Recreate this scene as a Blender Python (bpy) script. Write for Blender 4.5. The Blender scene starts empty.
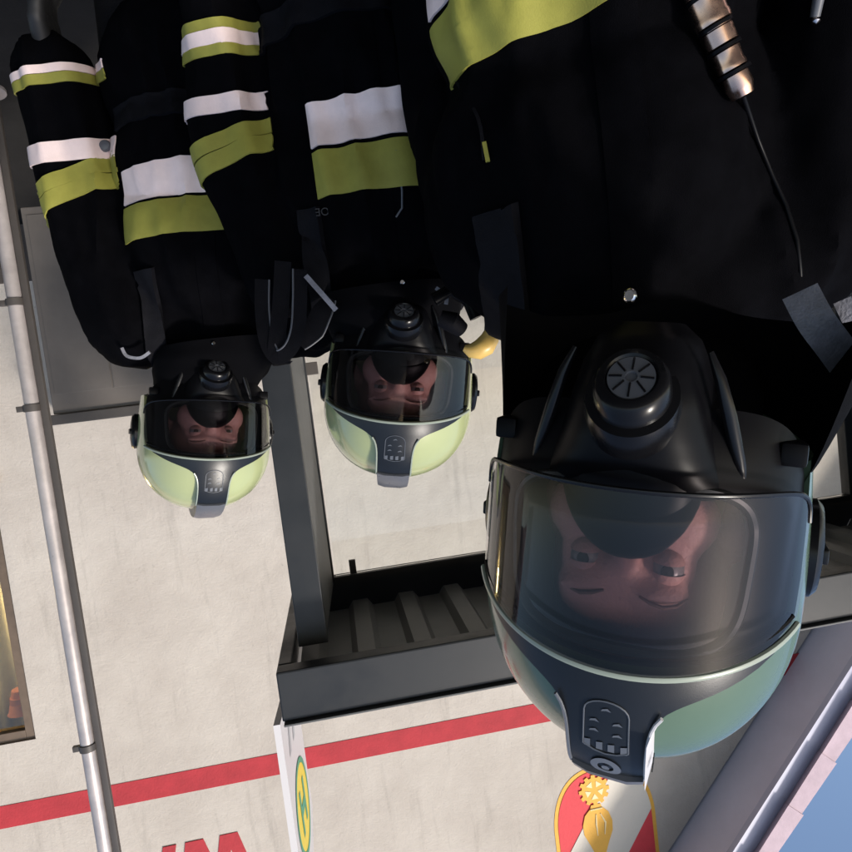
import bpy, bmesh, math, random
from mathutils import Vector, Matrix, noise, Euler
PI = math.pi; R = math.radians
random.seed(7)
S = bpy.context.scene; C = S.collection

# ------------------------------------------------------------------ camera
cam = bpy.data.cameras.new('camera'); co = bpy.data.objects.new('camera', cam); C.objects.link(co)
cam.sensor_width = 36; cam.lens = 669/852*36; cam.clip_start = .02; cam.clip_end = 800
CAMLOC = Vector((0, 0, 1.5))
CR = Matrix.Rotation(R(7.6), 3, 'Z') @ Matrix.Rotation(R(94), 3, 'X') @ Matrix.Rotation(R(173), 3, 'Z')
co.matrix_world = Matrix.Translation(CAMLOC) @ CR.to_4x4()
S.camera = co
def pd(x, y, d):      # a point of the place at distance d in front of the lens
    return CAMLOC + CR @ Vector(((x-426)/669, -(y-426)/669, -1)) * d

# ------------------------------------------------------------------ materials
def lin(c): return tuple(((v/255)/12.92 if v/255 <= .04045 else ((v/255+.055)/1.055)**2.4) for v in c)
def mat(name, col, rough=.6, metal=0, spec=.5, coat=0, var=0, vscale=20, bump=0, bscale=200, emis=None, es=0, sheen=0, detail=6, rvar=0):
    m = bpy.data.materials.new(name); m.use_nodes = True
    nt = m.node_tree; b = nt.nodes['Principled BSDF']
    b.inputs['Base Color'].default_value = (*col, 1); b.inputs['Roughness'].default_value = rough
    b.inputs['Metallic'].default_value = metal; b.inputs['Specular IOR Level'].default_value = spec
    b.inputs['Coat Weight'].default_value = coat; b.inputs['Coat Roughness'].default_value = .06
    b.inputs['Sheen Weight'].default_value = sheen
    tc = nt.nodes.new('ShaderNodeTexCoord')
    if var or rvar:
        n = nt.nodes.new('ShaderNodeTexNoise'); n.inputs['Scale'].default_value = vscale; n.inputs['Detail'].default_value = detail
        n.inputs['Roughness'].default_value = .65
        nt.links.new(tc.outputs['Object'], n.inputs['Vector'])
        if var:
            r = nt.nodes.new('ShaderNodeMapRange'); r.inputs[1].default_value = .25; r.inputs[2].default_value = .75
            r.inputs[3].default_value = 1-var; r.inputs[4].default_value = 1+var
            nt.links.new(n.outputs['Fac'], r.inputs[0])
            mx = nt.nodes.new('ShaderNodeVectorMath'); mx.operation = 'SCALE'; mx.inputs[0].default_value = col
            nt.links.new(r.outputs[0], mx.inputs['Scale']); nt.links.new(mx.outputs[0], b.inputs['Base Color'])
        if rvar:
            r2 = nt.nodes.new('ShaderNodeMapRange'); r2.inputs[1].default_value = .3; r2.inputs[2].default_value = .7
            r2.inputs[3].default_value = max(.02, rough-rvar); r2.inputs[4].default_value = rough+rvar
            nt.links.new(n.outputs['Fac'], r2.inputs[0]); nt.links.new(r2.outputs[0], b.inputs['Roughness'])
    if bump:
        n = nt.nodes.new('ShaderNodeTexNoise'); n.inputs['Scale'].default_value = bscale; n.inputs['Detail'].default_value = 4
        bp = nt.nodes.new('ShaderNodeBump'); bp.inputs['Strength'].default_value = bump; bp.inputs['Distance'].default_value = .004
        nt.links.new(tc.outputs['Object'], n.inputs['Vector']); nt.links.new(n.outputs['Fac'], bp.inputs['Height'])
        nt.links.new(bp.outputs[0], b.inputs['Normal'])
    if emis:
        b.inputs['Emission Color'].default_value = (*emis, 1); b.inputs['Emission Strength'].default_value = es
    return m
M = {}
M['jacket'] = mat('black_turnout_cloth', (.0022,.0022,.003), .85, spec=.02, var=.3, vscale=30, bump=.35, bscale=900)
M['trousers'] = mat('black_trouser_cloth', (.005,.005,.006), .9, spec=.1, bump=.4, bscale=500)
M['hood'] = mat('black_knit', (.0022,.0022,.003), .9, spec=.06, bump=.25, bscale=900)
M['webbing'] = mat('dark_grey_webbing', (.0045,.0045,.0065), .7, spec=.1, bump=.25, bscale=700, var=.3, vscale=60)
M['grey_reflex'] = mat('grey_reflective_tape', (.2,.2,.23), .35, spec=.5, var=.35, vscale=80, bump=.3, bscale=400)
M['silver'] = mat('silver_reflective_tape', (.95,.76,.72), .45, spec=.5, var=.08, vscale=25, bump=.12, bscale=450)
M['yellow'] = mat('yellow_fluorescent_tape', (.30,.285,.055), .6, spec=.25, var=.2, vscale=14, bump=.12, bscale=600)
M['rubber'] = mat('black_mask_rubber', (.003,.003,.004), .38, spec=.10, rvar=.08, vscale=12)
M['plastic'] = mat('black_gloss_plastic', (.004,.004,.005), .24, spec=.26, rvar=.07, vscale=30)
M['plate'] = mat('black_helmet_plate', (.010,.012,.015), .33, spec=.4, rvar=.06, vscale=14, bump=.06, bscale=1500)
M['greyplastic'] = mat('grey_plastic', (.1,.105,.12), .35, rvar=.1, vscale=40)
M['faint_print'] = mat('faint_grey_print', (.02,.02,.022), .7)
M['lensframe'] = mat('dark_grey_lens_frame', (.03,.031,.03), .3)
M['plate_line'] = mat('embossed_grey_print', (.1,.11,.13), .4)
M['chrome'] = mat('chrome', (.75,.72,.7), .15, metal=1, rvar=.08, vscale=40)
M['brass'] = mat('pinkish_brass', (.72,.47,.36), .25, metal=1, rvar=.08, vscale=90)
M['skin'] = mat('skin', (.5,.27,.23), .5, spec=.35, var=.12, vscale=30, bump=.25, bscale=350)
M['lips'] = mat('lips', (.4,.17,.15), .45)
M['eye'] = mat('eyeball', (.22,.19,.18), .3)
M['iris'] = mat('iris', (.03,.02,.015), .4, spec=.2)
M['brow'] = mat('eyebrow_hair', (.24,.125,.10), .8)
M['lime'] = mat('pale_luminous_green_shell', (.40,.44,.22), .2, spec=.5, coat=.6, var=.05, vscale=9, rvar=.07)
M['green'] = mat('grey_green_shell', (.095,.15,.10), .2, spec=.35, coat=.3, var=.08, vscale=9, rvar=.06)
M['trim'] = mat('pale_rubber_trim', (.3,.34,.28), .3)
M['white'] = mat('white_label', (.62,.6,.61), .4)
M['black'] = mat('black_ink', (.01,.01,.01), .6)
M['orange'] = mat('orange_yellow_plastic', (.72,.47,.13), .35, spec=.5, rvar=.1, vscale=50, var=.12)
M['glove'] = mat('black_glove_leather', (.01,.01,.011), .6)
M['steel'] = mat('air_cylinder_paint', (.03,.03,.035), .35)
M['anthracite'] = mat('anthracite_powder_coat', (.013,.015,.018), .42, spec=.35, var=.22, vscale=6, bump=.12, bscale=900, rvar=.1)
M['anth_side'] = mat('weathered_grey_side_panel', (.075,.078,.08), .55, var=.2, vscale=5)
M['sheet'] = mat('galvanised_roof_sheet', (.15,.148,.14), .5, metal=0, spec=.5, var=.3, vscale=5, rvar=.12)
M['pole'] = mat('galvanised_steel_pole', (.42,.38,.37), .38, metal=.35, var=.2, vscale=9, rvar=.12)
M['cabinet'] = mat('taupe_painted_metal', (.13,.113,.10), .6, var=.15, vscale=4)
M['cab_dark'] = mat('dark_brown_trim', (.06,.052,.047), .5, var=.15, vscale=6)
M['plinth'] = mat('grey_brown_plinth_render', (.075,.063,.057), .95, var=.15, vscale=8, bump=.8, bscale=90)
M['frame'] = mat('brown_window_frame', (.14,.10,.07), .5, var=.2, vscale=12)
M['soffit'] = mat('lavender_haze_tinted_boards', (.62,.62,.76), .6, var=.07, vscale=3)  # board colour lightened towards lavender, with the glare veil painted in
M['fascia'] = mat('haze_tinted_verge_board', (.42,.43,.56), .5, var=.08, vscale=3)  # blue-grey raised to include the same veil of glare in the colour
M['tile'] = mat('pinkish_clay_tile', (.47,.36,.42), .7, var=.16, vscale=7, bump=.3, bscale=120)
M['asphalt'] = mat('asphalt', (.03,.03,.03), .9, var=.3, vscale=12, bump=.9, bscale=160)
M['pave'] = mat('concrete_paving', (.02,.019,.018), 1, spec=.1, var=.2, vscale=5, bump=.5, bscale=120)
M['red'] = mat('red_wall_paint', (.40,.03,.04), .8, var=.2, vscale=5, bump=.6, bscale=70)
M['red_crest'] = mat('bright_red_crest_paint', (.68,.05,.065), .7, var=.08, vscale=9, bump=.5, bscale=70)
M['crest_yellow'] = mat('golden_yellow_crest_paint', (.78,.42,.06), .7, var=.08, vscale=12, bump=.4, bscale=70)
M['crest_pale'] = mat('pale_highlight_paint', (.85,.72,.42), .7)
M['crest_white'] = mat('white_crest_paint', (.68,.63,.56), .8, bump=.5, bscale=70)
M['sign_yellow'] = mat('sign_yellow', (.8,.6,.04), .4)
M['sign_green'] = mat('sign_green', (.03,.3,.17), .4)
M['sign_grey'] = mat('sign_grey_print', (.4,.41,.43), .4)
M['lampglow'] = mat('warm_lamp_shade', (.7,.6,.4), .6, emis=(1,.78,.42), es=30)
M['curtain'] = mat('pale_curtain', (.5,.46,.36), .9, var=.1, vscale=10)
M['roomred'] = mat('terracotta_pot', (.45,.17,.1), .7)
M['darkroom'] = mat('interior_wall', (.4,.36,.28), .9)

def wall_mat():
    m = bpy.data.materials.new('cream_rough_render'); m.use_nodes = True; nt = m.node_tree; b = nt.nodes['Principled BSDF']
    b.inputs['Roughness'].default_value = .92; b.inputs['Specular IOR Level'].default_value = .2
    tc = nt.nodes.new('ShaderNodeTexCoord')
    def nz(s, d=5, r=.6, st=(1,1,1)):
        mp = nt.nodes.new('ShaderNodeMapping'); mp.inputs['Scale'].default_value = st
        nt.links.new(tc.outputs['Object'], mp.inputs['Vector'])
        n = nt.nodes.new('ShaderNodeTexNoise'); n.inputs['Scale'].default_value = s; n.inputs['Detail'].default_value = d; n.inputs['Roughness'].default_value = r
        nt.links.new(mp.outputs[0], n.inputs['Vector']); return n.outputs['Fac']
    a = nz(1.1, 7, .7); r = nt.nodes.new('ShaderNodeValToRGB'); r.color_ramp.elements[0].position = .3; r.color_ramp.elements[1].position = .72
    r.color_ramp.elements[0].color = (.43,.385,.345,1); r.color_ramp.elements[1].color = (.57,.525,.475,1)
    nt.links.new(a, r.inputs[0])
    # rain streaks and pits
    s = nz(3, 5, .7, (2.2,1,.25)); r2 = nt.nodes.new('ShaderNodeMapRange'); r2.inputs[1].default_value = .55; r2.inputs[2].default_value = .8; r2.inputs[3].default_value = 1; r2.inputs[4].default_value = .72
    nt.links.new(s, r2.inputs[0])
    p = nz(24, 4, .7); r3 = nt.nodes.new('ShaderNodeMapRange'); r3.inputs[1].default_value = .62; r3.inputs[2].default_value = .75; r3.inputs[3].default_value = 1; r3.inputs[4].default_value = .78
    nt.links.new(p, r3.inputs[0])
    mu = nt.nodes.new('ShaderNodeMath'); mu.operation = 'MULTIPLY'; nt.links.new(r2.outputs[0], mu.inputs[0]); nt.links.new(r3.outputs[0], mu.inputs[1])
    v = nt.nodes.new('ShaderNodeVectorMath'); v.operation = 'SCALE'; nt.links.new(r.outputs[0], v.inputs[0]); nt.links.new(mu.outputs[0], v.inputs['Scale'])
    nt.links.new(v.outputs[0], b.inputs['Base Color'])
    b1 = nt.nodes.new('ShaderNodeBump'); b1.inputs['Strength'].default_value = .55; b1.inputs['Distance'].default_value = .007
    nt.links.new(nz(55, 5, .7), b1.inputs['Height'])
    b2 = nt.nodes.new('ShaderNodeBump'); b2.inputs['Strength'].default_value = .25; b2.inputs['Distance'].default_value = .02
    nt.links.new(nz(9, 3, .5), b2.inputs['Height']); nt.links.new(b1.outputs[0], b2.inputs['Normal'])
    nt.links.new(b2.outputs[0], b.inputs['Normal'])
    return m
M['wall'] = wall_mat()
def glass_mat(name, tint, ior=1.5, rough=.02, refl=1.0):
    m = bpy.data.materials.new(name); m.use_nodes = True; nt = m.node_tree
    for n in list(nt.nodes):
        if n.type != 'OUTPUT_MATERIAL': nt.nodes.remove(n)
    out = [n for n in nt.nodes if n.type == 'OUTPUT_MATERIAL'][0]
    t = nt.nodes.new('ShaderNodeBsdfTransparent'); t.inputs[0].default_value = (*tint, 1)
    g = nt.nodes.new('ShaderNodeBsdfGlossy'); g.inputs['Roughness'].default_value = rough; g.inputs[0].default_value = (refl,)*3+(1,)
    f = nt.nodes.new('ShaderNodeFresnel'); f.inputs[0].default_value = ior
    x = nt.nodes.new('ShaderNodeMixShader')
    nt.links.new(f.outputs[0], x.inputs[0]); nt.links.new(t.outputs[0], x.inputs[1]); nt.links.new(g.outputs[0], x.inputs[2]); nt.links.new(x.outputs[0], out.inputs[0])
    return m
M['lens'] = glass_mat('clear_mask_lens', (.88,.84,.86), 1.3, .03)
M['visor_clear'] = glass_mat('clear_helmet_visor', (.70,.66,.68), 1.36, .025)
M['visor'] = glass_mat('smoked_helmet_visor', (.60,.58,.61), 1.42, .025)
M['pane'] = glass_mat('clear_glass_pane', (.96,.97,.96), 1.3, .0)
M['winpane'] = glass_mat('window_glass', (.85,.84,.78), 1.5, .01)

# ------------------------------------------------------------------ mesh helpers
def mesh_obj(name, verts, faces, m, parent=None, smooth=True, angle=40):
    me = bpy.data.meshes.new(name); me.from_pydata([tuple(v) for v in verts], [], faces); me.update()
    return link(name, me, m, parent, smooth, angle)
def link(name, me, m, parent=None, smooth=True, angle=40):
    bm = bmesh.new(); bm.from_mesh(me); bmesh.ops.recalc_face_normals(bm, faces=bm.faces); bm.to_mesh(me); bm.free()
    me.materials.clear(); me.materials.append(m)
    if smooth:
        me.polygons.foreach_set('use_smooth', [True]*len(me.polygons))
        try: me.set_sharp_from_angle(angle=R(angle))
        except Exception: pass
    o = bpy.data.objects.new(name, me); C.objects.link(o)
    if parent: o.parent = parent
    return o
def empty(name, loc=(0,0,0), rz=0):
    o = bpy.data.objects.new(name, None); C.objects.link(o); o.location = loc; o.rotation_euler = (0,0,rz); o.empty_display_size = .1
    return o
def tag(o, label=None, cat=None, group=None, kind=None):
    if label: o['label'] = label
    if cat: o['category'] = cat
    if group: o['group'] = group
    if kind: o['kind'] = kind
    return o
class MB:
    def __init__(s): s.v = []; s.f = []
    def add(s, v, f):
        n = len(s.v); s.v += [Vector(p) for p in v]; s.f += [tuple(i+n for i in q) for q in f]
    def box(s, a, b, bev=0):
        x0,x1 = sorted((a[0],b[0])); y0,y1 = sorted((a[1],b[1])); z0,z1 = sorted((a[2],b[2]))
        if bev:
            bm = bmesh.new(); bmesh.ops.create_cube(bm, size=1)
            for v in bm.verts: v.co = Vector(((x0+x1)/2+v.co.x*(x1-x0), (y0+y1)/2+v.co.y*(y1-y0), (z0+z1)/2+v.co.z*(z1-z0)))
            bmesh.ops.bevel(bm, geom=bm.edges[:], offset=bev, segments=2, affect='EDGES', profile=.6)
            bm.verts.index_update(); s.add([v.co.copy() for v in bm.verts], [tuple(v.index for v in f.verts) for f in bm.faces]); bm.free()
        else:
            s.add([(x0,y0,z0),(x1,y0,z0),(x1,y1,z0),(x0,y1,z0),(x0,y0,z1),(x1,y0,z1),(x1,y1,z1),(x0,y1,z1)],
                  [(0,3,2,1),(4,5,6,7),(0,1,5,4),(1,2,6,5),(2,3,7,6),(3,0,4,7)])
    def tube(s, pts, r, n=10, flat=1.0, cap=True):
        pts = [Vector(p) for p in pts]; rs = r if isinstance(r, (list,tuple)) else [r]*len(pts)
        t0 = (pts[1]-pts[0]).normalized(); up = Vector((0,0,1)) if abs(t0.z) < .9 else Vector((0,1,0))
        rings = []; 
        for i,p in enumerate(pts):
            t = (pts[min(i+1,len(pts)-1)]-pts[max(i-1,0)]).normalized()
            sx = up.cross(t)
            if sx.length < 1e-4: sx = Vector((1,0,0)).cross(t)
            sx.normalize(); up = t.cross(sx).normalized()
            rings.append([p + sx*rs[i]*math.cos(2*PI*k/n) + up*rs[i]*flat*math.sin(2*PI*k/n) for k in range(n)])
        v = [q for g in rings for q in g]; f = []
        for i in range(len(pts)-1):
            for k in range(n): f.append((i*n+k, i*n+(k+1)%n, (i+1)*n+(k+1)%n, (i+1)*n+k))
        if cap: f += [tuple(range(n-1,-1,-1)), tuple((len(pts)-1)*n+k for k in range(n))]
        s.add(v, f)
    def lathe(s, prof, axis=(0,0,1), org=(0,0,0), n=32):
        ax = Vector(axis).normalized(); q = Vector((0,0,1)).rotation_difference(ax); org = Vector(org)
        v = []; f = []
        for (r,h) in prof:
            for k in range(n): v.append(org + q @ Vector((r*math.cos(2*PI*k/n), r*math.sin(2*PI*k/n), h)))
        for i in range(len(prof)-1):
            for k in range(n): f.append((i*n+k, i*n+(k+1)%n, (i+1)*n+(k+1)%n, (i+1)*n+k))
        f += [tuple(range(n-1,-1,-1)), tuple((len(prof)-1)*n+k for k in range(n))]
        s.add(v, f)
    def prism(s, poly, fn0, fn1):
        n = len(poly); s.add([fn0(p) for p in poly]+[fn1(p) for p in poly],
            [tuple(range(n))] + [tuple(range(2*n-1, n-1, -1))] + [(i, i+n, (i+1)%n+n, (i+1)%n) for i in range(n)])
    def grid(s, fn, nu, nv, wrap=False):
        v = [fn(i/nu, j/nv) for j in range(nv+1) for i in range(nu+(0 if wrap else 1))]; w = nu+(0 if wrap else 1); f = []
        for j in range(nv):
            for i in range(nu):
                a = j*w+i; b = j*w+(i+1)%w; f.append((a, b, b+w, a+w))
        s.add(v, f)
    def xf(s, mx): s.v = [mx @ p for p in s.v]; return s
    def build(s, name, m, parent=None, smooth=True, angle=40): return mesh_obj(name, s.v, s.f, m, parent, smooth, angle)
def text_mb(txt, size, depth=.0006):
    cu = bpy.data.curves.new('writing', 'FONT'); cu.body = txt; cu.size = size; cu.extrude = depth; cu.align_x = 'CENTER'; cu.align_y = 'CENTER'
    o = bpy.data.objects.new('writing', cu); C.objects.link(o)
    bpy.context.view_layer.update()
    me = bpy.data.meshes.new_from_object(o.evaluated_get(bpy.context.evaluated_depsgraph_get()))
    b = MB(); b.add([v.co.copy() for v in me.vertices], [tuple(p.vertices) for p in me.polygons])
    bpy.data.objects.remove(o); bpy.data.curves.remove(cu); return b
def capsule(bm, a, b, ra, rb, n=14):
    a = Vector(a); b = Vector(b); d = b-a; L = d.length
    q = Vector((0,0,1)).rotation_difference(d.normalized()) if L > 1e-6 else Matrix.Identity(3).to_quaternion()
    prof = [(ra*math.cos(t), ra*math.sin(t)) for t in [-PI/2+.02, -1.1, -.7, -.35, 0]]
    prof += [(rb*math.cos(t), L+rb*math.sin(t)) for t in [0,.35,.7,1.1,PI/2-.02]]
    vs = [[bm.verts.new(a + q @ Vector((r*math.cos(2*PI*k/n), r*math.sin(2*PI*k/n), h))) for k in range(n)] for r,h in prof]
    for i in range(len(vs)-1):
        for k in range(n): bm.faces.new((vs[i][k], vs[i][(k+1)%n], vs[i+1][(k+1)%n], vs[i+1][k]))
    bm.faces.new(vs[0][::-1]); bm.faces.new(vs[-1])
def ell(bm, c, r, rot=None):
    mx = Matrix.Translation(c) @ (Euler(rot).to_matrix().to_4x4() if rot else Matrix.Identity(4)) @ Matrix.Diagonal((*r, 1))
    bmesh.ops.create_uvsphere(bm, u_segments=20, v_segments=14, radius=1, matrix=mx)
def remeshed(bm, voxel, smooth=6, fac=.5):
    me = bpy.data.meshes.new('tmp'); bm.to_mesh(me); bm.free()
    o = bpy.data.objects.new('tmp', me); C.objects.link(o)
    r = o.modifiers.new('r', 'REMESH'); r.mode = 'VOXEL'; r.voxel_size = voxel
    if smooth: s = o.modifiers.new('s', 'SMOOTH'); s.iterations = smooth; s.factor = fac
    bpy.context.view_layer.update()
    out = bpy.data.meshes.new_from_object(o.evaluated_get(bpy.context.evaluated_depsgraph_get()))
    bpy.data.objects.remove(o); bpy.data.meshes.remove(me); return out

# ------------------------------------------------------------------ helmet and mask geometry (head-local: -Y forward, origin between the eyes)
ZC, HH, AX, AF, AB, CY = .035, .128, .133, .150, .165, .015
def kz(th): return max(0, math.cos(th))**.92 if th > 0 else 1-(th*HH/.5)**2
def shell_p(phi, th, off=0):
    k = kz(th); z = ZC + HH*(math.sin(th) if th > 0 else th)
    a = AF if abs(phi) < PI/2 else AB
    p = Vector((AX*k*math.sin(phi), CY-a*k*math.cos(phi), z))
    if off:
        nrm = Vector((p.x/AX**2, (p.y-CY)/a**2, (max(0, z-ZC))/HH**2)).normalized(); p = p+nrm*off
    return p
def th_of_z(z): return math.asin((z-ZC)/HH) if z > ZC else (z-ZC)/HH
def sstep(a, b, x): t = max(0, min(1, (x-a)/(b-a))); return t*t*(3-2*t)
def zedge(phi):
    d = abs(math.degrees(phi)); front = .055-.024*(min(d,70)/62)**2; back = -.072-.02*sstep(90, 150, d)
    t = sstep(64, 75, d); return front*(1-t)+back*t
def face_y(x, z, off=0):
    xx = min(abs(x), .1285)
    y = CY-AF*math.sqrt(max(0, 1-(xx/AX)**2)) + .0165
    y += max(0, -.035-z)*.28
    return y-off

def helmet(parent, H, shell_m, label_side=False, lobes=True):
    def B(b, name, m, par=parent, **k): return b.xf(H).build(name, m, par, **k)
    hel = B(*(lambda b: (b, 'helmet_shell', shell_m))(shell_mb()))
    # front plate of T shape
    b = MB()
    def hw(d): return .0275 + .082*math.exp(-(d/.019)**1.35)
    ROW = [0,.003,.006,.009,.012,.015,.018,.022,.026,.031,.037,.044,.052,.06,.07,.08,.09,.1]
    def plate(u, v, off):
        i = min(len(ROW)-2, int(v*(len(ROW)-1)+1e-6)); t = v*(len(ROW)-1)-i; d = ROW[i]*(1-t)+ROW[i+1]*t
        s = 2*u-1; th = .10+d/HH; k = kz(th); phi = math.asin(max(-.93, min(.93, s*hw(d)/(AX*k))))
        w = math.exp(-(d/.02)**2)
        zb = zedge(phi)+.001; thb = th_of_z(zb)
        th2 = th*(1-w)+(thb+d/HH)*w
        return shell_p(phi, th2, off + .010*sstep(.03, .1, d))
    n = 28
    b.grid(lambda u, v: plate(u, v, .004), n, len(ROW)-1)
    g0 = len(b.v); b.grid(lambda u, v: plate(u, v, -.001), n, len(ROW)-1)
    w = n+1; nr = len(ROW)
    for j in range(nr-1):
        b.f.append((j*w, (j+1)*w, g0+(j+1)*w, g0+j*w)); b.f.append((j*w+n, (j+1)*w+n, g0+(j+1)*w+n, g0+j*w+n))
    for i in range(n):
        b.f.append((i, i+1, g0+i+1, g0+i)); a = (nr-1)*w; b.f.append((a+i, a+i+1, g0+a+i+1, g0+a+i))
    pl = B(b, 'front_plate', M['plate'])
    # crest running over the crown
    b = MB()
    ths = [.10+.1/HH + t*(PI/2-.10-.1/HH+.9) for t in [i/16 for i in range(17)]]
    sec = []
    for i, th in enumerate(ths):
        off = .014+.006*math.sin(PI*i/16)
        back = th > PI/2; tt = PI-th if back else th
        c = shell_p(PI if back else 0, tt, off*(1-.6*i/16)); lo = shell_p(PI if back else 0, tt, -.006)
        hwid = .0275*(1-.25*i/16)
        sec.append([Vector((-hwid,lo.y,lo.z)), Vector((-hwid,c.y,c.z)), Vector((-hwid*.55,c.y,c.z))+(c-lo).normalized()*.003, Vector((hwid*.55,c.y,c.z))+(c-lo).normalized()*.003, Vector((hwid,c.y,c.z)), Vector((hwid,lo.y,lo.z))])
    v = [p for q in sec for p in q]; f = []
    for i in range(16):
        for k in range(5): f.append((i*6+k, i*6+k+1, i*6+k+7, i*6+k+6))
    f += [tuple(range(6)), tuple(16*6+k for k in range(6))]
    b.add(v, f); B(b, 'crest', M['greyplastic'])
    # edge strips beside the crest; on the pale green helmets a painted-in reflection
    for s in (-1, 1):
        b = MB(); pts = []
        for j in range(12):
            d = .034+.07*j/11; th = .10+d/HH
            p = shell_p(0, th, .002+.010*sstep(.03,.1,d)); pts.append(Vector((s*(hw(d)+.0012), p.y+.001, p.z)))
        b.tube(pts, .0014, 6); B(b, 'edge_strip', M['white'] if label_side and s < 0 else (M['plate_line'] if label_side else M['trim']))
    if label_side:
        b = MB()
        def lab(u, v):
            d = .05+.05*u; th = .10+d/HH; top = shell_p(0, th, .012+.010*sstep(.03,.1,d)); lo = shell_p(0, th, -.006)
            p = lo.lerp(top, v*.9); return Vector((-.0295-.004*(1-v), p.y, p.z))
        b.grid(lab, 8, 2); sl = B(b, 'side_label', M['white'])
        t = text_mb('FF', .012, .0004); th = .10+.075/HH; p = shell_p(0, th, .006)
        mx = Matrix.Translation((-.034, p.y, p.z)) @ Matrix(((0,0,-1),(-1,0,0),(0,1,0))).to_4x4()
        t.xf(mx); B(t, 'lettering', M['black'], sl, smooth=False)
    # badge with arch outline, embossed dots, round logo
    def Q(u, arc, off):
        th = .10+arc/HH; return shell_p(u/(AX*kz(th)), th, off+.010*sstep(.03,.1,arc))
    b = MB(); cz = .047; pts = []
    w2, h2 = .0155, .0195
    loop = [(-w2, cz+h2*1.02)] + [(-w2, cz+h2*(1-2*t/6*.8)) for t in range(1,6)] + [(w2*math.cos(PI+PI*t/10)*1, cz-h2*.45+ .45*h2*1.2*math.sin(PI+PI*t/10)) for t in range(11)] + [(w2, cz+h2*(1-2*t/6*.8)) for t in range(5,0,-1)] + [(w2, cz+h2*1.02), (w2*.5, cz+h2*1.18), (0, cz+h2*1.24), (-w2*.5, cz+h2*1.18), (-w2, cz+h2*1.02)]
    b.tube([Q(u, a, .0046) for u, a in loop], .0006, 6, cap=False)
    bd = B(b, 'badge_outline', M['plate_line'])
    b = MB()
    for (u, a) in [(0,-.012),(-.008,-.002),(.008,-.002),(-.008,.007),(.008,.006)]:
        q = [Q(u+du, cz+a+da, .0047) for du, da in [(-.0035,.0006),(-.001,-.0018),(.0025,-.0006),(.0035,.0012),(0,.0002)]]
        b.add(q, [(0,1,2,3,4)])
    for u in (-.0125,-.004,.004,.0125):
        q = [Q(u+du, cz+.0175+da, .0047) for du, da in [(-.0022,.004),(-.0022,-.003),(.0022,-.002),(.0022,.004)]]
        b.add(q, [(0,1,2,3)])
    B(b, 'badge_print', M['plate_line'], bd)
    b = MB()
    def ann(u, v, r0, r1, off): a = 2*PI*u; r = r0+(r1-r0)*v; return Q(r*math.cos(a), .087+r*math.sin(a), off)
    b.grid(lambda u, v: ann(u, v, .0055, .0105, .0050), 28, 2, True); b.grid(lambda u, v: ann(u, v, .0001, .0028, .0054), 14, 1, True)
    if label_side: B(b, 'round_logo', M['plate_line'])
    # brow trim
    b = MB(); pts = []
    for i in range(41):
        phi = R(-63+126*i/40); pts.append(shell_p(phi, th_of_z(zedge(phi)), .004))
    b.tube(pts, .0024, 8); B(b, 'brow_trim', M['trim'])
    # lowered smoked visor filling the helmet opening
    b = MB()
    def vs(u, v):
        s_ = 2*u-1; x = .1235*math.sin(s_*PI/2*.97)/math.sin(PI/2*.97); phi = math.asin(max(-1, min(1, x/AX)))
        zt = zedge(phi*.98)-.003; zlo = -.052-.006*(1-abs(s_)**6)+.018*abs(s_)**8; z = zt+(zlo-zt)*v
        return Vector((x, CY-(AF+.005)*math.sqrt(max(0,1-(x/(AX+.0005))**2))-.004+.004*v, z))
    b.grid(vs, 48, 16); vz = B(b, 'visor', M['visor_clear' if label_side else 'visor'])
    b = MB(); b.tube([vs(i/40, 1.0) for i in range(41)], .0017, 8); B(b, 'visor_rim', M['plastic'], vz)
    # second darker rail below the trim (edge of the raised visor)
    b = MB(); pts = []
    for i in range(41):
        phi = R(-60+120*i/40); pts.append(shell_p(phi, th_of_z(zedge(phi)-.009), .0015))
    b.tube(pts, .0034, 8, .6); B(b, 'visor_edge', M['plastic'])
    # pivots
    for s in (-1, 1):
        b = MB(); p = shell_p(s*R(97), th_of_z(.0), 0)
        b.lathe([(.001,-.004),(.036,-.004),(.036,.006),(.032,.0105),(.02,.0125),(.018,.0105),(.001,.0105)], (s,0,0), (p.x, p.y, p.z), 28)
        k = B(b, 'visor_pivot', M['plastic'])
        b = MB(); b.box((p.x+s*.008, p.y-.024, p.z-.005), (p.x+s*.016, p.y+.024, p.z+.006), .002); B(b, 'lever', M['plastic'], k)
    return hel
def shell_mb():
    b = MB(); NU, NV = 160, 26
    def fn(u, v):
        phi = -PI+2*PI*u; te = th_of_z(zedge(phi)); th = te+(PI/2-.0-te)*v
        return shell_p(phi, min(th, PI/2-.02*(1-v)), 0)
    b.grid(fn, NU, NV, True)
    g0 = len(b.v)
    def fi(u, v): p = fn(u, v); c = Vector((0, CY, .0)); return c+(p-c)*.955
    b.grid(fi, NU, NV, True)
    for i in range(NU): b.f.append((i, (i+1)%NU, g0+(i+1)%NU, g0+i))
    return b

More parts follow.
